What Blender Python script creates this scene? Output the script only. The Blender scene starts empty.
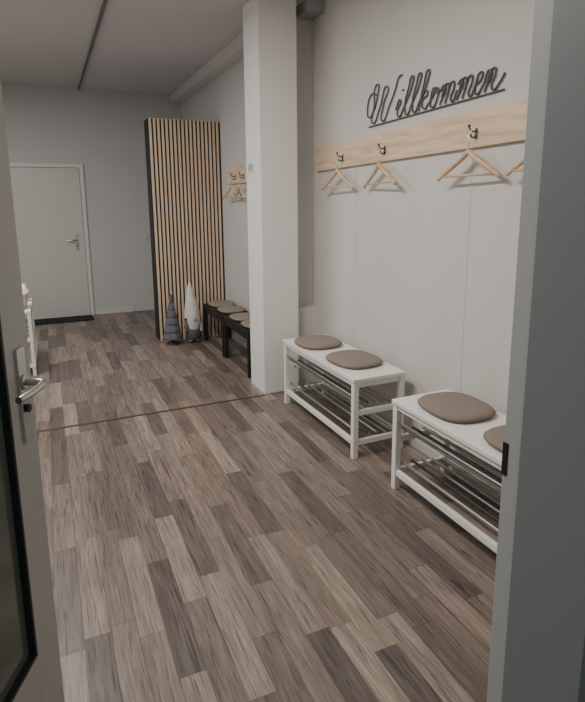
import bpy, bmesh, math, random
from mathutils import Vector, Matrix
random.seed(4)
scene = bpy.context.scene
COL = scene.collection

# ------------------------------------------------------------------ materials
def new_mat(name):
    m = bpy.data.materials.new(name); m.use_nodes = True
    nt = m.node_tree
    return m, nt, nt.nodes['Principled BSDF']

def paint(name, col, rough=0.6, metal=0.0, bump=0.0, bscale=60, var=0.0, vscale=2.0, spec=0.5):
    m, nt, b = new_mat(name)
    b.inputs['Base Color'].default_value = (*col, 1)
    b.inputs['Roughness'].default_value = rough
    b.inputs['Metallic'].default_value = metal
    b.inputs['Specular IOR Level'].default_value = spec
    geo = nt.nodes.new('ShaderNodeNewGeometry')
    if var > 0:
        n = nt.nodes.new('ShaderNodeTexNoise'); n.inputs['Scale'].default_value = vscale
        n.inputs['Detail'].default_value = 5
        nt.links.new(geo.outputs['Position'], n.inputs['Vector'])
        r = nt.nodes.new('ShaderNodeValToRGB')
        r.color_ramp.elements[0].position = 0.3; r.color_ramp.elements[1].position = 0.7
        r.color_ramp.elements[0].color = (*[c*(1-var) for c in col], 1)
        r.color_ramp.elements[1].color = (*[min(1, c*(1+var)) for c in col], 1)
        nt.links.new(n.outputs['Fac'], r.inputs['Fac'])
        nt.links.new(r.outputs['Color'], b.inputs['Base Color'])
    if bump > 0:
        n = nt.nodes.new('ShaderNodeTexNoise'); n.inputs['Scale'].default_value = bscale
        nt.links.new(geo.outputs['Position'], n.inputs['Vector'])
        bp = nt.nodes.new('ShaderNodeBump'); bp.inputs['Strength'].default_value = bump
        bp.inputs['Distance'].default_value = 0.01
        nt.links.new(n.outputs['Fac'], bp.inputs['Height'])
        nt.links.new(bp.outputs['Normal'], b.inputs['Normal'])
    return m

def wood(name, c1, c2, scale=(6, 1.0, 30), rough=0.5):
    m, nt, b = new_mat(name)
    geo = nt.nodes.new('ShaderNodeNewGeometry')
    mp = nt.nodes.new('ShaderNodeMapping'); mp.inputs['Scale'].default_value = scale
    nt.links.new(geo.outputs['Position'], mp.inputs['Vector'])
    n = nt.nodes.new('ShaderNodeTexNoise'); n.inputs['Scale'].default_value = 1.0
    n.inputs['Detail'].default_value = 6; n.inputs['Distortion'].default_value = 1.2
    nt.links.new(mp.outputs['Vector'], n.inputs['Vector'])
    r = nt.nodes.new('ShaderNodeValToRGB')
    r.color_ramp.elements[0].position = 0.32; r.color_ramp.elements[1].position = 0.62
    r.color_ramp.elements[0].color = (*c1, 1); r.color_ramp.elements[1].color = (*c2, 1)
    nt.links.new(n.outputs['Fac'], r.inputs['Fac'])
    nt.links.new(r.outputs['Color'], b.inputs['Base Color'])
    b.inputs['Roughness'].default_value = rough
    return m

def floor_mat():
    m, nt, b = new_mat('laminate_floor')
    N = nt.nodes; L = nt.links
    def math_(op, a, bb=None):
        n = N.new('ShaderNodeMath'); n.operation = op
        for i, v in enumerate((a, bb)):
            if v is None: continue
            if isinstance(v, (int, float)): n.inputs[i].default_value = v
            else: L.new(v, n.inputs[i])
        return n.outputs[0]
    geo = N.new('ShaderNodeNewGeometry'); sep = N.new('ShaderNodeSeparateXYZ')
    L.new(geo.outputs['Position'], sep.inputs[0])
    X, Y = sep.outputs['X'], sep.outputs['Y']
    W, LEN = 0.095, 0.66
    rx = math_('DIVIDE', X, W); row = math_('FLOOR', rx); fx = math_('SUBTRACT', rx, row)
    wn = N.new('ShaderNodeTexWhiteNoise'); wn.noise_dimensions = '1D'; L.new(row, wn.inputs['W'])
    ry = math_('ADD', math_('DIVIDE', Y, LEN), math_('MULTIPLY', wn.outputs['Value'], 7.0))
    colm = math_('FLOOR', ry); fy = math_('SUBTRACT', ry, colm)
    cmb = N.new('ShaderNodeCombineXYZ'); L.new(row, cmb.inputs[0]); L.new(colm, cmb.inputs[1])
    w2 = N.new('ShaderNodeTexWhiteNoise'); w2.noise_dimensions = '2D'; L.new(cmb.outputs[0], w2.inputs['Vector'])
    ramp = N.new('ShaderNodeValToRGB'); cr = ramp.color_ramp
    cols = [(0.0, (0.112, 0.092, 0.082)), (0.18, (0.145, 0.117, 0.101)), (0.42, (0.195, 0.153, 0.126)),
            (0.65, (0.235, 0.190, 0.162)), (0.85, (0.275, 0.222, 0.187)), (1.0, (0.325, 0.262, 0.220))]
    cr.elements[0].position = 0; cr.elements[0].color = (*cols[0][1], 1)
    cr.elements[1].position = 1; cr.elements[1].color = (*cols[-1][1], 1)
    for p, c in cols[1:-1]:
        e = cr.elements.new(p); e.color = (*c, 1)
    L.new(w2.outputs['Value'], ramp.inputs['Fac'])
    off = N.new('ShaderNodeVectorMath'); off.operation = 'SCALE'; off.inputs['Scale'].default_value = 3.7
    L.new(w2.outputs['Color'], off.inputs[0])
    add = N.new('ShaderNodeVectorMath'); add.operation = 'ADD'
    L.new(geo.outputs['Position'], add.inputs[0]); L.new(off.outputs[0], add.inputs[1])
    def grain(sc, f0, f1, lo, hi, dist, det=8, rough=0.7):
        mp = N.new('ShaderNodeMapping'); mp.inputs['Scale'].default_value = sc
        L.new(add.outputs[0], mp.inputs['Vector'])
        n = N.new('ShaderNodeTexNoise'); n.inputs['Scale'].default_value = 1; n.inputs['Detail'].default_value = det
        n.inputs['Roughness'].default_value = rough; n.inputs['Distortion'].default_value = dist
        L.new(mp.outputs[0], n.inputs['Vector'])
        g = N.new('ShaderNodeMapRange'); g.inputs['From Min'].default_value = f0; g.inputs['From Max'].default_value = f1
        g.inputs['To Min'].default_value = lo; g.inputs['To Max'].default_value = hi
        L.new(n.outputs['Fac'], g.inputs['Value']); return g.outputs[0]
    g1 = grain((130, 5.0, 1), 0.36, 0.64, 0.66, 1.25, 0.3)         # fine fibres
    g2 = grain((22, 1.6, 1), 0.32, 0.68, 0.72, 1.24, 0.6)           # broad tone
    g3 = grain((75, 3.0, 1), 0.33, 0.46, 0.42, 1.0, 1.6, 4, 0.55)  # dark pores / knots
    ex = math_('MULTIPLY', math_('MINIMUM', fx, math_('SUBTRACT', 1.0, fx)), W)
    ey = math_('MULTIPLY', math_('MINIMUM', fy, math_('SUBTRACT', 1.0, fy)), LEN)
    seam = N.new('ShaderNodeMapRange'); seam.inputs['From Min'].default_value = 0.0006; seam.inputs['From Max'].default_value = 0.002
    seam.inputs['To Min'].default_value = 0.5; seam.inputs['To Max'].default_value = 1.0
    L.new(math_('MINIMUM', ex, ey), seam.inputs['Value'])
    fac = math_('MULTIPLY', math_('MULTIPLY', math_('MULTIPLY', g1, g2), g3), seam.outputs[0])
    mul = N.new('ShaderNodeVectorMath'); mul.operation = 'SCALE'
    L.new(ramp.outputs['Color'], mul.inputs[0]); L.new(fac, mul.inputs['Scale'])
    L.new(mul.outputs[0], b.inputs['Base Color'])
    b.inputs['Roughness'].default_value = 0.38
    bp = N.new('ShaderNodeBump'); bp.inputs['Strength'].default_value = 0.12; bp.inputs['Distance'].default_value = 0.002
    L.new(fac, bp.inputs['Height']); L.new(bp.outputs[0], b.inputs['Normal'])
    return m

M_floor = floor_mat()
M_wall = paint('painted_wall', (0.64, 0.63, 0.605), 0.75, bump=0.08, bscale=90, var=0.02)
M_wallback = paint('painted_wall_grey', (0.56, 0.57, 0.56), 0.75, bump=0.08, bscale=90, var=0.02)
M_ceil = paint('ceiling_paint', (0.60, 0.59, 0.575), 0.85, bump=0.05)
M_ceil2 = paint('ceiling_lilac_light_tint', (0.62, 0.60, 0.625), 0.85, bump=0.05)  # lilac cast from lamps of differing hue, painted into the ceiling colour
M_pillar = paint('pillar_paint', (0.82, 0.81, 0.79), 0.6, bump=0.1, bscale=40)
M_trim = paint('trim_paint', (0.62, 0.61, 0.59), 0.5)
M_doorw = paint('door_paint', (0.60, 0.58, 0.555), 0.45, var=0.01)
M_doorfr = paint('door_frame_paint', (0.72, 0.68, 0.65), 0.5)
M_jamb = paint('steel_jamb_bluegrey', (0.235, 0.265, 0.272), 0.45)
M_jamb2 = paint('steel_jamb_light', (0.48, 0.50, 0.50), 0.45)
M_leaf = paint('aluminium_door_grey', (0.50, 0.495, 0.475), 0.4)
M_gasket = paint('rubber_gasket', (0.02, 0.025, 0.03), 0.5)
M_glass = paint('dark_glass', (0.12, 0.14, 0.12), 0.12, spec=0.7)
M_chrome = paint('brushed_steel', (0.62, 0.62, 0.62), 0.25, metal=1.0)
M_hook = paint('dark_metal', (0.12, 0.12, 0.12), 0.35, metal=0.8)
M_white = paint('white_lacquer', (0.84, 0.83, 0.80), 0.35)
M_tube = paint('grey_tube', (0.38, 0.37, 0.36), 0.42, metal=0.8)
M_tubeblk = paint('black_tube', (0.03, 0.03, 0.03), 0.35)
M_cush = paint('taupe_fabric', (0.27, 0.225, 0.188), 0.95, bump=0.5, bscale=350, var=0.08, vscale=200)
M_cushedge = paint('taupe_piping', (0.19, 0.155, 0.13), 0.95)
M_black = paint('black_lacquer', (0.010, 0.010, 0.011), 0.6)
M_pine = wood('pine_board', (0.62, 0.45, 0.30), (0.80, 0.63, 0.46), (4, 2.2, 26), 0.5)
M_slat = wood('oak_slat', (0.60, 0.45, 0.32), (0.76, 0.60, 0.45), (60, 60, 3), 0.55)
M_hang = wood('hanger_wood', (0.62, 0.41, 0.25), (0.76, 0.56, 0.38), (10, 10, 10), 0.4)
M_sign = paint('sign_dark_grey', (0.085, 0.095, 0.105), 0.5)
M_mat = paint('doormat_fibre', (0.012, 0.014, 0.018), 1.0, bump=0.5, bscale=300)
M_strip = paint('threshold_brown', (0.09, 0.06, 0.04), 0.5)
M_knit = paint('grey_knit', (0.13, 0.135, 0.15), 1.0, bump=0.8, bscale=120, var=0.2, vscale=60)
M_fur = paint('white_plush', (0.72, 0.70, 0.68), 1.0, bump=0.8, bscale=160, var=0.15, vscale=90)
M_nose = paint('gnome_nose', (0.55, 0.36, 0.27), 0.8)
M_basket = paint('cream_fabric', (0.62, 0.56, 0.48), 0.9, bump=0.4, bscale=90, var=0.15, vscale=30)
M_paper = paint('sticker_blue', (0.35, 0.42, 0.62), 0.6)
M_steel = paint('track_dark', (0.12, 0.12, 0.13), 0.5)
M_box = paint('grey_cover', (0.36, 0.36, 0.36), 0.6)
M_seam = paint('panel_joint', (0.52, 0.515, 0.50), 0.8)
m, nt, b = new_mat('lamp_diffuser')
b.inputs['Base Color'].default_value = (1, 1, 1, 1)
b.inputs['Emission Color'].default_value = (1, 0.95, 0.88, 1); b.inputs['Emission Strength'].default_value = 2.0
M_lamp = m

# ------------------------------------------------------------------ builder
class B:
    def __init__(s, name, mats):
        s.name = name; s.bm = bmesh.new(); s.mats = mats
    def box(s, a, b, mi=0, rot=None):
        x0, y0, z0 = a; x1, y1, z1 = b
        vs = [s.bm.verts.new(v) for v in [(x0,y0,z0),(x1,y0,z0),(x1,y1,z0),(x0,y1,z0),(x0,y0,z1),(x1,y0,z1),(x1,y1,z1),(x0,y1,z1)]]
        if rot:
            for v in vs: v.co = rot @ v.co
        for f in [(0,3,2,1),(4,5,6,7),(0,1,5,4),(1,2,6,5),(2,3,7,6),(3,0,4,7)]:
            fc = s.bm.faces.new([vs[i] for i in f]); fc.material_index = mi
        return vs
    def tube(s, pts, r, seg=10, mi=0, ry=None, up=None, smooth=True):
        pts = [Vector(p) for p in pts]; rings = []
        n = len(pts)
        for i, p in enumerate(pts):
            t = (pts[min(i+1, n-1)] - pts[max(i-1, 0)]).normalized()
            u = Vector(up) if up else (Vector((0, 0, 1)) if abs(t.z) < 0.9 else Vector((1, 0, 0)))
            if up is None and n > 2 and i > 0:
                u = prev - t*prev.dot(t)
            u = (u - t*u.dot(t)).normalized(); prev = u
            w = t.cross(u)
            rr = r[i] if isinstance(r, (list, tuple)) else r
            r2 = (ry if ry else rr)
            rings.append([s.bm.verts.new(p + u*math.cos(2*math.pi*k/seg)*r2 + w*math.sin(2*math.pi*k/seg)*rr) for k in range(seg)])
        for a, bb in zip(rings, rings[1:]):
            for k in range(seg):
                f = s.bm.faces.new([a[k], a[(k+1) % seg], bb[(k+1) % seg], bb[k]]); f.material_index = mi; f.smooth = smooth
        for rg in (rings[0], rings[-1]):
            f = s.bm.faces.new(rg); f.material_index = mi
    def rings(s, prof, c, seg=32, mi=0, shape=None, offs=None):
        R = []
        for i, (r, z) in enumerate(prof):
            ring = []
            for k in range(seg):
                a = 2*math.pi*k/seg
                x, y = shape(a) if shape else (math.cos(a), math.sin(a))
                o = offs[i] if offs else (0, 0)
                ring.append(s.bm.verts.new((c[0]+x*r+o[0], c[1]+y*r+o[1], c[2]+z)))
            R.append(ring)
        for a, bb in zip(R, R[1:]):
            for k in range(seg):
                f = s.bm.faces.new([a[k], a[(k+1) % seg], bb[(k+1) % seg], bb[k]]); f.material_index = mi; f.smooth = True
        for rg in (R[0], R[-1]):
            f = s.bm.faces.new(rg); f.material_index = mi; f.smooth = True
    def ball(s, c, r, mi=0, sc=(1, 1, 1)):
        mt = Matrix.Translation(c) @ Matrix.Diagonal((*sc, 1))
        ret = bmesh.ops.create_uvsphere(s.bm, u_segments=18, v_segments=12, radius=r, matrix=mt)
        fs = set(f for v in ret['verts'] for f in v.link_faces)
        for f in fs: f.material_index = mi; f.smooth = True
    def done(s, bevel=0.0):
        bmesh.ops.recalc_face_normals(s.bm, faces=s.bm.faces)
        me = bpy.data.meshes.new(s.name); s.bm.to_mesh(me); s.bm.free()
        ob = bpy.data.objects.new(s.name, me); COL.objects.link(ob)
        for m in s.mats: me.materials.append(m)
        if bevel > 0:
            md = ob.modifiers.new('bevel', 'BEVEL'); md.width = bevel; md.segments = 2
            md.limit_method = 'ANGLE'; md.angle_limit = math.radians(50)
        return ob

def box_obj(name, a, b, mat, bevel=0.0):
    o = B(name, [mat]); o.box(a, b); return o.done(bevel)

# ------------------------------------------------------------------ room shell
H = 3.11
XL = -1.7
box_obj('floor', (XL-0.1, -1.6, -0.1), (2.3, 8.4, 0.0), M_floor)
cb = B('ceiling', [M_ceil, M_ceil2])
cb.box((XL-0.1, 0.60, H), (0.53, 8.4, H+0.1), 0)
cb.box((0.53, 0.60, H), (2.3, 8.4, H+0.1), 1)
cb.done()
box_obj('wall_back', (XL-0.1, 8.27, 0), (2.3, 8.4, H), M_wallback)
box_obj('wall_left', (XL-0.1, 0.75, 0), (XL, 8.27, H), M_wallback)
wr = B('wall_right', [M_wall, M_seam])
wr.box((2.10, 0.75, 0), (2.3, 4.28, H), 0)
for y in (3.54, 2.34):
    wr.box((2.0985, y-0.0012, 0.0), (2.1005, y+0.0012, 1.84), 1)
wr.done()
rec = B('wall_return', [M_wall])
rec.box((1.885, 4.28, 0), (2.3, 4.40, H)); rec.box((1.885, 4.18, 0), (2.10, 4.28, 0.69))
rec.done()
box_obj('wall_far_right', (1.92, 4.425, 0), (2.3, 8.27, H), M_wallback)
box_obj('pillar', (1.56, 4.09, 0), (1.88, 4.42, H), M_pillar, 0.006)
bs = B('trim_beam', [M_trim]); bs.box((1.77, 4.43, 2.99), (1.918, 8.265, H-0.002)); bs.done()
tr = B('trim_ceiling_corner', [M_box]); tr.box((1.95, 4.05, 3.03), (2.098, 4.27, H-0.001)); tr.done(0.004)
box_obj('baseboard_back', (0.57, 8.255, 0), (1.09, 8.269, 0.07), M_trim, 0.003)
box_obj('baseboard_left', (XL+0.001, 0.8, 0), (XL+0.014, 8.25, 0.07), M_trim, 0.003)
box_obj('baseboard_right', (2.088, 0.8, 0), (2.099, 4.17, 0.06), M_trim, 0.003)
box_obj('baseboard_far_right', (1.908, 4.43, 0), (1.919, 6.29, 0.06), M_trim, 0.003)
ts = B('trim_threshold_strip', [M_strip]); ts.box((XL+0.02, 4.062, 0.0), (1.555, 4.087, 0.005)); ts.done(0.002)

tk = B('ceiling_track', [M_steel]); tk.box((0.54, 4.0, H-0.022), (0.565, 8.25, H-0.001)); tk.done(0.003)

# entrance wall + hallway
ew = B('wall_front', [M_wall])
ew.box((XL-0.1, 0.60, 0), (-0.48, 0.75, H)); ew.box((0.85, 0.60, 0), (2.3, 0.75, H)); ew.box((-0.48, 0.60, 2.16), (0.85, 0.75, H))
ew.done()
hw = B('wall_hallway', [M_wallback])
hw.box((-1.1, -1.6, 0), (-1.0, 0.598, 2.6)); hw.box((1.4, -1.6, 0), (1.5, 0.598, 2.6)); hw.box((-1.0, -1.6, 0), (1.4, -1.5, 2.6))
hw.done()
box_obj('ceiling_hallway', (-1.1, -1.6, 2.6), (1.5, 0.598, 2.7), M_ceil)
j = B('door_frame', [M_jamb, M_jamb2, M_black])
j.box((0.806, 0.720, 0), (0.90, 0.765, 2.12), 1)
j.box((0.801, 0.55, 0), (0.90, 0.720, 2.12), 0)
j.box((-0.53, 0.720, 0), (-0.45, 0.765, 2.12), 1)
j.box((-0.53, 0.55, 0), (-0.442, 0.720, 2.12), 0)
j.box((-0.53, 0.55, 2.12), (0.90, 0.765, 2.20), 0)
j.box((0.8045, 0.753, 1.05), (0.8065, 0.767, 1.12), 2)
j.done(0.003)

# entrance door leaf (aluminium, glazed), swung into the room
leaf = B('door_1', [M_leaf, M_gasket, M_glass, M_chrome, M_jamb2])
hinge = Vector((-0.42, 0.755, 0)); free = Vector((-0.07, 1.56, 0))
d = (free - hinge); Lw = d.length; ang = math.atan2(d.y, d.x)
R = Matrix.Translation(hinge) @ Matrix.Rotation(ang, 4, 'Z')
def lb(a, b_, mi): leaf.box(a, b_, mi, rot=R)
st = 0.125
lb((0, 0, 0.012), (st, 0.05, 2.09), 0); lb((Lw-st, 0, 0.012), (Lw, 0.05, 2.09), 0)
lb((st, 0, 0.012), (Lw-st, 0.05, 0.40), 0); lb((st, 0, 1.97), (Lw-st, 0.05, 2.09), 0)
g = 0.010
lb((st, -0.003, 0.40), (st+g, 0.05, 1.97), 1); lb((Lw-st-g, -0.003, 0.40), (Lw-st, 0.05, 1.97), 1)
lb((st+g, -0.003, 0.40), (Lw-st-g, 0.05, 0.40+g), 1); lb((st+g, -0.003, 1.97-g), (Lw-st-g, 0.05, 1.97), 1)
lb((st+g, 0.015, 0.40+g), (Lw-st-g, 0.035, 1.97-g), 2)
lb((Lw-0.001, 0.01, 0.9), (Lw+0.002, 0.04, 1.25), 3)
hx = Lw-0.06; hz = 1.15
lb((hx-0.02, -0.009, 0.99), (hx+0.02, 0, 1.24), 3)
def lp(pts): return [R @ Vector(p) for p in pts]
leaf.tube(lp([(hx, -0.005, hz), (hx, -0.045, hz), (hx-0.006, -0.06, hz), (hx-0.025, -0.066, hz), (hx-0.08, -0.066, hz), (hx-0.135, -0.06, hz)]), 0.0095, 12, 3)
leaf.tube(lp([(hx, -0.009, hz), (hx, -0.016, hz)]), 0.019, 16, 3)
leaf.tube(lp([(hx, -0.009, hz-0.07), (hx, -0.018, hz-0.07)]), 0.011, 14, 1)
leaf.done(0.002)

# ------------------------------------------------------------------ back door
bd = B('door_2', [M_doorw, M_doorfr, M_chrome, M_gasket])
x0, x1 = -0.43, 0.53; y = 8.268; zt = 2.125
bd.box((x0, y-0.035, 0), (x0+0.05, y, zt), 1); bd.box((x1-0.05, y-0.035, 0), (x1, y, zt), 1)
bd.box((x0+0.05, y-0.035, zt-0.05), (x1-0.05, y, zt), 1)
bd.box((x0+0.05, y-0.006, 0), (x1-0.05, y-0.001, zt-0.05), 3)
bd.box((x0+0.055, y-0.022, 0.008), (x1-0.055, y-0.006, zt-0.055), 0)
dx = 0.38
bd.box((dx-0.02, y-0.029, 0.95), (dx+0.02, y-0.022, 1.17), 2)
bd.tube([(dx, y-0.025, 1.09), (dx, y-0.07, 1.09), (dx-0.015, y-0.078, 1.09), (dx-0.13, y-0.078, 1.09)], 0.010, 10, 2)
bd.tube([(dx, y-0.028, 1.005), (dx, y-0.036, 1.005)], 0.011, 10, 3)
bd.done(0.003)
mt = B('doormat', [M_mat]); mt.box((-0.36, 7.88, 0.0), (0.50, 8.21, 0.014)); mt.done(0.004)
sw = B('light_switch', [M_trim]); sw.box((1.27, 8.258, 1.06), (1.35, 8.269, 1.14)); sw.box((1.282, 8.253, 1.072), (1.338, 8.259, 1.128)); sw.done(0.002)
stk = B('pillar_sticker', [M_paper, M_white]); stk.box((1.5575, 4.22, 1.82), (1.5595, 4.39, 1.93), 1); stk.box((1.557, 4.25, 1.84), (1.5576, 4.36, 1.90), 0); stk.done()

# ------------------------------------------------------------------ slatted partition
sp = B('slatted_partition', [M_black, M_slat])
px0, px1, py = 1.105, 1.905, 6.30
sp.box((px0, py+0.02, 0.0), (px1+0.013, 6.55, 2.50), 0)
n = 18; pitch = (px1-px0)/n
for i in range(n):
    sp.box((px0+i*pitch+0.010, py-0.004, 0.0), (px0+i*pitch+0.010+0.0245, py+0.022, 2.502), 1)
sp.done()

# ------------------------------------------------------------------ wall boards with hooks
def board(name, xw, y0, y1, z0a, z0b, h, hooks):
    o = B(name, [M_pine, M_hook]); vs = o.box((xw-0.025, y1, 0), (xw-0.001, y0, h), 0)
    def zz(y): return z0a + (z0b-z0a)*(y0-y)/(y0-y1)
    for v in vs: v.co.z += zz(v.co.y)
    for hy in hooks:
        z = zz(hy)+h*0.36; xf = xw-0.025
        o.box((xf-0.004, hy-0.009, z-0.025), (xf, hy+0.009, z+0.028), 1)
        o.tube([(xf-0.002, hy, z+0.010), (xf-0.03, hy, z+0.010), (xf-0.046, hy, z+0.022), (xf-0.05, hy, z+0.034)], 0.0045, 8, 1)
        o.ball((xf-0.05, hy, z+0.036), 0.008, 1)
        o.tube([(xf-0.002, hy, z-0.012), (xf-0.02, hy, z-0.022), (xf-0.034, hy, z-0.016), (xf-0.038, hy, z-0.002)], 0.0045, 8, 1)
    return o.done(0.002), zz

hooks = [3.70, 3.137, 2.293, 1.80]
_, zz = board('coat_rack_board', 2.10, 4.15, 1.72, 1.838, 1.876, 0.188, hooks)
hooks2 = [5.72, 5.45, 5.0]
_, zz2 = board('coat_rack_board', 1.92, 6.02, 4.62, 1.79, 1.79, 0.18, hooks2)

def hanger(x, y, ztop, tilt=0.0, swing=0.0):
    o = B('clothes_hanger', [M_hang, M_chrome])
    rot = Matrix.Translation((x, y, ztop)) @ Matrix.Rotation(swing, 4, 'Z') @ Matrix.Rotation(tilt, 4, 'X')
    T = lambda p: rot @ Vector(p)
    za = -0.105
    pts = []
    for i in range(25):
        s = -1 + 2*i/24
        w = 0.22*s
        zc = za - 0.135*abs(s)**0.85 * (1-0.10*(1-abs(s))) + (-0.004 if abs(s) > 0.97 else 0)
        pts.append(T((0, w, zc)))
    rs = [0.008 + 0.007*math.sin(math.pi*(0.08+0.84*i/24)) for i in range(25)]
    o.tube(pts, rs, 10, 0, up=(1, 0, 0))
    o.tube([T((0, -0.2, za-0.122)), T((0, 0.2, za-0.122))], 0.0065, 10, 0)
    o.ball(T((0, 0, za+0.0)), 0.014, 0)
    hk = [T((0, 0, za)), T((0, 0, za+0.05))]
    for i in range(11):
        a = math.radians(-70 + 25*i)
        hk.append(T((0, 0.018*math.cos(a), -0.018+0.018*math.sin(a))))
    o.tube(hk, 0.0024, 8, 1)
    return o.done()

for hy, sw_, ti in ((3.70, 0.06, 0.01), (3.137, -0.10, -0.03), (2.293, 0.05, 0.0), (1.80, 0.0, 0.0)):
    hanger(2.10-0.025-0.046, hy, zz(hy)+0.188*0.36+0.016, ti, sw_)
for hy, sw_, ti in ((5.72, 0.15, 0.02), (5.45, -0.1, -0.02)):
    hanger(1.92-0.025-0.046, hy, zz2(hy)+0.18*0.36+0.016, ti, sw_)

# ------------------------------------------------------------------ Willkommen sign
cu = bpy.data.curves.new('willkommen_sign', 'CURVE'); cu.dimensions = '3D'
cu.bevel_depth = 0.0048; cu.bevel_resolution = 2; cu.resolution_u = 8
S = 0.112
def stroke(pts, dx=0.0):
    sp_ = cu.splines.new('BEZIER'); sp_.bezier_points.add(len(pts)-1)
    for bp_, (x, yv) in zip(sp_.bezier_points, pts):
        x += dx
        xs = x + 0.28*yv
        bp_.co = (2.091, 3.375 - S*xs, 2.108 + S*0.94*yv + 0.030*x/11)
        bp_.handle_left_type = bp_.handle_right_type = 'AUTO'
stroke([(0.35,1.75),(-0.2,1.9),(-0.45,1.2),(-0.1,.5),(.35,.9),(.5,1.7),(.35,2.35),(.05,2.1),(.3,1.2),(.45,.08),(1.0,.9),(1.45,2.0),(1.35,1.0),(1.5,.05),(2.0,.8),(2.35,1.7),(2.5,2.3),(2.75,2.35)])
stroke([(2.75,.45),(3.05,.95),(2.98,.25),(3.2,0),(3.55,.5)])
stroke([(3.12,1.42),(3.18,1.5)])
for k in (0, .68):
    stroke([(3.55,.5),(3.95,1.6),(3.85,2.05),(3.65,1.5),(3.7,.25),(3.95,0),(4.23,.5)], k)
stroke([(4.91,.5),(5.3,1.6),(5.2,2.05),(5.02,1.4),(5.0,.0)])
stroke([(5.02,.5),(5.35,1.0),(5.5,.8),(5.15,.5),(5.45,.05),(5.8,.3)])
stroke([(5.8,.3),(6.1,.85),(6.05,1.0),(5.88,.5),(6.1,.0),(6.42,.45),(6.25,.95),(6.15,.8),(6.6,.75)])
for k in (0, 1.25):
    stroke([(6.6,.75),(6.8,.95),(6.75,0)], k); stroke([(6.76,.4),(7.05,1),(7.18,.75),(7.14,0)], k)
    stroke([(7.15,.4),(7.45,1),(7.58,.75),(7.52,.15),(7.65,0),(7.87,.5)], k)
stroke([(9.1,.45),(9.45,.7),(9.35,1.0),(9.13,.6),(9.3,.03),(9.7,.45)])
stroke([(9.7,.45),(9.88,.95),(9.85,0)]); stroke([(9.87,.4),(10.15,1),(10.28,.75),(10.24,.15),(10.42,0),(10.68,.22),(10.88,.62)])
stroke([(0.1,-.12),(2,-.12),(4,-.12),(7,-.12),(11.1,-.12)])
cu.materials.append(M_sign)
so = bpy.data.objects.new('willkommen_sign', cu); COL.objects.link(so)
dg = bpy.context.evaluated_depsgraph_get()
me = bpy.data.meshes.new_from_object(so.evaluated_get(dg))
bpy.data.objects.remove(so)
so = bpy.data.objects.new('willkommen_sign', me); COL.objects.link(so)
for p in me.polygons: p.use_smooth = True

# ------------------------------------------------------------------ benches
BH = 0.525
def shoe_bench(x0, x1, y0, y1):
    o = B('shoe_bench', [M_white, M_tube, M_tubeblk]); h = BH; L = 0.036
    o.box((x0-0.006, y0-0.006, h-0.024), (x1, y1+0.006, h), 0)
    for xa in (x0, x1-L-0.002):
        for ya in (y0, y1-L):
            o.box((xa, ya, 0), (xa+L, ya+L, h-0.024), 0)
    for ya in (y0, y1-L):
        yy = ya+0.006
        for z in (0.085, 0.28):
            o.box((x0+L, yy, z), (x1-L-0.002, yy+0.024, z+0.035), 0)
        o.box((x0+L, yy, h-0.06), (x1-L-0.002, yy+0.024, h-0.024), 0)
    for xa in (x0+0.006, x1-L+0.004):
        o.box((xa, y0+L, 0.085), (xa+0.024, y1-L, 0.12), 0)
        o.box((xa, y0+L, h-0.052), (xa+0.024, y1-L, h-0.024), 0)
    for zb, tiltz in ((0.115, 0.05), (0.305, 0.06)):
        for i in range(5):
            f = i/4
            xx = x0+0.045+f*(x1-x0-0.095)
            o.tube([(xx, y0+L-0.01, zb+tiltz*(1-f)), (xx, y1-L+0.01, zb+tiltz*(1-f))], 0.0085, 10, 2 if i == 1 else 1)
    o.tube([(x0+0.018, y0+L-0.01, 0.40), (x0+0.018, y1-L+0.01, 0.40)], 0.0065, 10, 1)
    return o.done(0.003)
shoe_bench(1.637, 2.015, 2.755, 3.85)
shoe_bench(1.66, 2.045, 1.28, 2.375)

def sup(a, n=3.2):
    c, s_ = math.cos(a), math.sin(a)
    r = (abs(c)**n + abs(s_)**n)**(-1/n)
    return c*r, s_*r
def cushion(x, y, z, rx=0.17, ry=0.185, rot=0.0):
    o = B('seat_cushion', [M_cush, M_cushedge])
    def shp(a):
        u, v = sup(a, 2.8); u *= rx; v *= ry
        return u*math.cos(rot)-v*math.sin(rot), u*math.sin(rot)+v*math.cos(rot)
    o.rings([(0.2, 0.0), (0.9, 0.0), (0.97, 0.006), (1.0, 0.014), (0.995, 0.022), (0.955, 0.029), (0.85, 0.034), (0.6, 0.037), (0.3, 0.038), (0.05, 0.038)], (x, y, z), 48, 0, shp)
    pts = []
    for k in range(49):
        u, v = shp(2*math.pi*k/48); pts.append((x+u*1.0, y+v*1.0, z+0.017))
    o.tube(pts, 0.0035, 6, 1)
    return o.done()
cushion(1.815, 3.60, BH+0.001, 0.165, 0.175)
cushion(1.83, 3.09, BH+0.001, 0.165, 0.19, 0.08)
cushion(1.865, 2.11, BH+0.001, 0.165, 0.19, -0.05)
cushion(1.865, 1.62, BH+0.001, 0.165, 0.19)

def black_bench(x0, x1, y0, y1):
    o = B('black_bench', [M_black]); h = 0.44; L = 0.04
    o.box((x0, y0, h-0.03), (x1, y1, h))
    for xa in (x0, x1-L):
        for ya in (y0, y1-L):
            o.box((xa, ya, 0), (xa+L, ya+L, h-0.03))
        o.box((xa+0.008, y0+L, h-0.09), (xa+0.03, y1-L, h-0.03))
    for ya in (y0, y1-L):
        o.box((x0+L, ya+0.008, h-0.09), (x1-L, ya+0.03, h-0.03))
    return o.done(0.003)
black_bench(1.585, 1.90, 5.34, 6.10)
black_bench(1.585, 1.90, 4.55, 5.31)
for yy in (5.90, 5.53, 5.10, 4.74):
    cushion(1.745, yy, 0.441, 0.14, 0.165)

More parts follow.
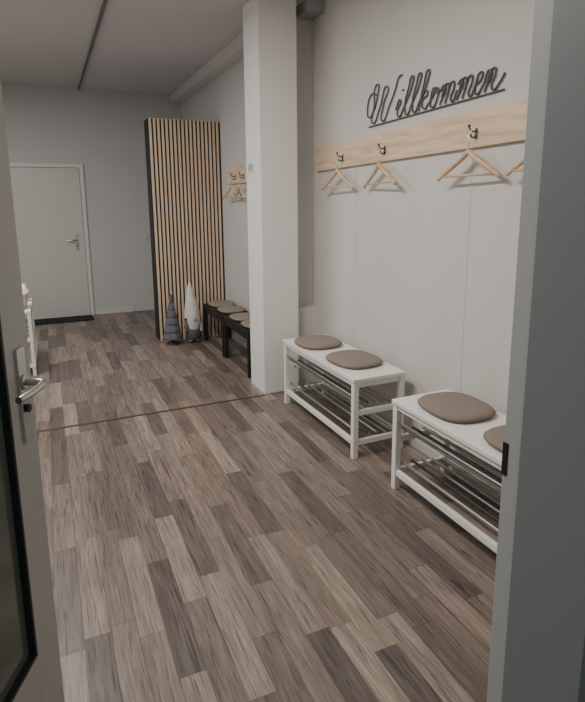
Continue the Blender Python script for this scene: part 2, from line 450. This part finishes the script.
# ------------------------------------------------------------------ decorations in front of the slats
tree = B('knitted_fir_tree', [M_knit, M_strip])
cx, cy = 1.215, 6.10
tree.rings([(0.07, 0.0), (0.07, 0.018), (0.018, 0.02), (0.016, 0.09)], (cx, cy, 0), 20, 1)
prof = []
tiers = 6
for i in range(tiers):
    zb = 0.07 + i*0.082; r = 0.108*(1 - i/tiers*0.92)
    prof += [(r*0.9, zb-0.006), (r, zb), (r*0.98, zb+0.012), (r*0.78, zb+0.077)]
prof += [(0.006, 0.585)]
tree.rings(prof, (cx, cy, 0), 28, 0, shape=lambda a: (math.cos(a)*(1+0.05*math.cos(9*a)), math.sin(a)*(1+0.05*math.cos(9*a))))
tree.done()
gn = B('gnome_figure', [M_knit, M_fur, M_nose])
gx, gy = 1.455, 6.10
for sx in (-0.04, 0.04):
    gn.ball((gx+sx, gy-0.03, 0.025), 0.034, 0, (0.9, 1.4, 0.7))
gn.rings([(0.05, 0.03), (0.082, 0.045), (0.092, 0.12), (0.085, 0.22), (0.07, 0.32), (0.02, 0.36)], (gx, gy, 0), 24, 0)
gn.rings([(0.092, 0.285), (0.100, 0.295), (0.096, 0.32), (0.082, 0.40), (0.062, 0.49), (0.04, 0.59), (0.018, 0.68), (0.004, 0.71)], (gx, gy, 0), 24, 1,
         offs=[(0,0),(0,0),(0,0),(-0.004,0),(-0.012,0),(-0.018,0),(-0.02,0),(-0.018,0)])
gn.rings([(0.01, -0.11), (0.035, -0.06), (0.058, 0.0), (0.072, 0.06), (0.076, 0.11), (0.05, 0.15)], (gx, gy-0.06, 0.18), 20, 1,
         shape=lambda a: (math.cos(a), 0.55*math.sin(a)))
gn.ball((gx, gy-0.108, 0.29), 0.021, 2)
for sx in (-1, 1):
    gn.tube([(gx+sx*0.055, gy-0.01, 0.26), (gx+sx*0.088, gy-0.03, 0.19), (gx+sx*0.08, gy-0.06, 0.13)], [0.028, 0.024, 0.02], 10, 1 if sx > 0 else 0)
gn.done()

# ------------------------------------------------------------------ white shelf on the left of the far room
ws = B('white_shelf_rack', [M_white])
a0, a1, b0, b1 = -0.58, -0.20, 5.50, 6.25
for xa in (a0, a1-0.03):
    for ya in (b0, b1-0.03):
        ws.box((xa, ya, 0), (xa+0.03, ya+0.03, 0.62))
for z in (0.08, 0.33, 0.60):
    ws.box((a0-0.003, b0-0.003, z), (a1+0.003, b1+0.003, z+0.022))
ws.done(0.002)
bk = B('storage_basket', [M_basket])
bk.rings([(0.11, 0.0), (0.13, 0.06), (0.14, 0.13), (0.142, 0.15), (0.132, 0.15), (0.12, 0.05), (0.1, 0.012)], (-0.35, 5.70, 0.623), 28, 0, shape=sup); bk.done()
fb = B('folded_blanket', [M_fur])
for i in range(3):
    fb.rings([(0.9, 0.0), (1.0, 0.015), (1.0, 0.03), (0.9, 0.043)], (-0.38, 5.76, 0.353+i*0.043), 32, 0, shape=lambda a: (sup(a)[0]*0.15, sup(a)[1]*0.2))
fb.done()
vb = B('white_bottle', [M_white]); vb.rings([(0.04, 0), (0.045, 0.01), (0.045, 0.12), (0.02, 0.15), (0.018, 0.18)], (-0.26, 6.08, 0.623), 20, 0); vb.done()

# ------------------------------------------------------------------ lights (fixtures modelled out of view; hallway one added)
def lamp(name, x, y, z, lx, ly, power, col):
    f = B(name, [M_white, M_lamp]); f.box((x-lx/2-0.02, y-ly/2-0.02, z), (x+lx/2+0.02, y+ly/2+0.02, z+0.058), 0)
    f.box((x-lx/2, y-ly/2, z-0.012), (x+lx/2, y+ly/2, z), 1); ob = f.done(0.003)
    ld = bpy.data.lights.new(name+'_light', 'AREA'); ld.shape = 'RECTANGLE'; ld.size = lx; ld.size_y = ly
    ld.energy = power; ld.color = col
    lo = bpy.data.objects.new('light', ld); COL.objects.link(lo); lo.location = (x, y, z-0.02); lo.parent = ob
    return ob
lamp('ceiling_lamp', 0.0, 2.5, H-0.06, 0.25, 1.3, 70, (1.0, 0.93, 0.86))
lamp('ceiling_lamp', -0.75, 5.2, H-0.06, 0.25, 1.3, 60, (1.0, 0.96, 0.93))
lamp('hallway_fill_added', 0.1, -0.6, 2.6-0.059, 0.3, 0.3, 7, (0.92, 0.98, 1.0))  # made-up source, added so the door frame gets a dim bluish light
w = bpy.data.worlds.new('world'); scene.world = w; w.use_nodes = True
w.node_tree.nodes['Background'].inputs[0].default_value = (0.5, 0.55, 0.6, 1)
w.node_tree.nodes['Background'].inputs[1].default_value = 0.15

# ------------------------------------------------------------------ camera
f = 545.0; hy = 104.0
phi = math.atan(hy/f); th = math.atan(247.5/math.hypot(f, hy))
F = Vector((math.sin(th)*math.cos(phi), math.cos(th)*math.cos(phi), -math.sin(phi)))
Rr = Vector((math.cos(th), -math.sin(th), 0)); U = Rr.cross(F)
rl = math.radians(0.5)          # slight hand-held roll
R2 = Rr*math.cos(rl) - U*math.sin(rl); U2 = U*math.cos(rl) + Rr*math.sin(rl)
cd = bpy.data.cameras.new('camera'); cam = bpy.data.objects.new('camera', cd); COL.objects.link(cam)
mw = Matrix(((R2.x, U2.x, -F.x, 0), (R2.y, U2.y, -F.y, 0), (R2.z, U2.z, -F.z, 1.6), (0, 0, 0, 1)))
cam.matrix_world = mw
cd.sensor_fit = 'HORIZONTAL'; cd.sensor_width = 36; cd.lens = f/585*36
cd.shift_y = -46/585; cd.clip_start = 0.02
scene.camera = cam
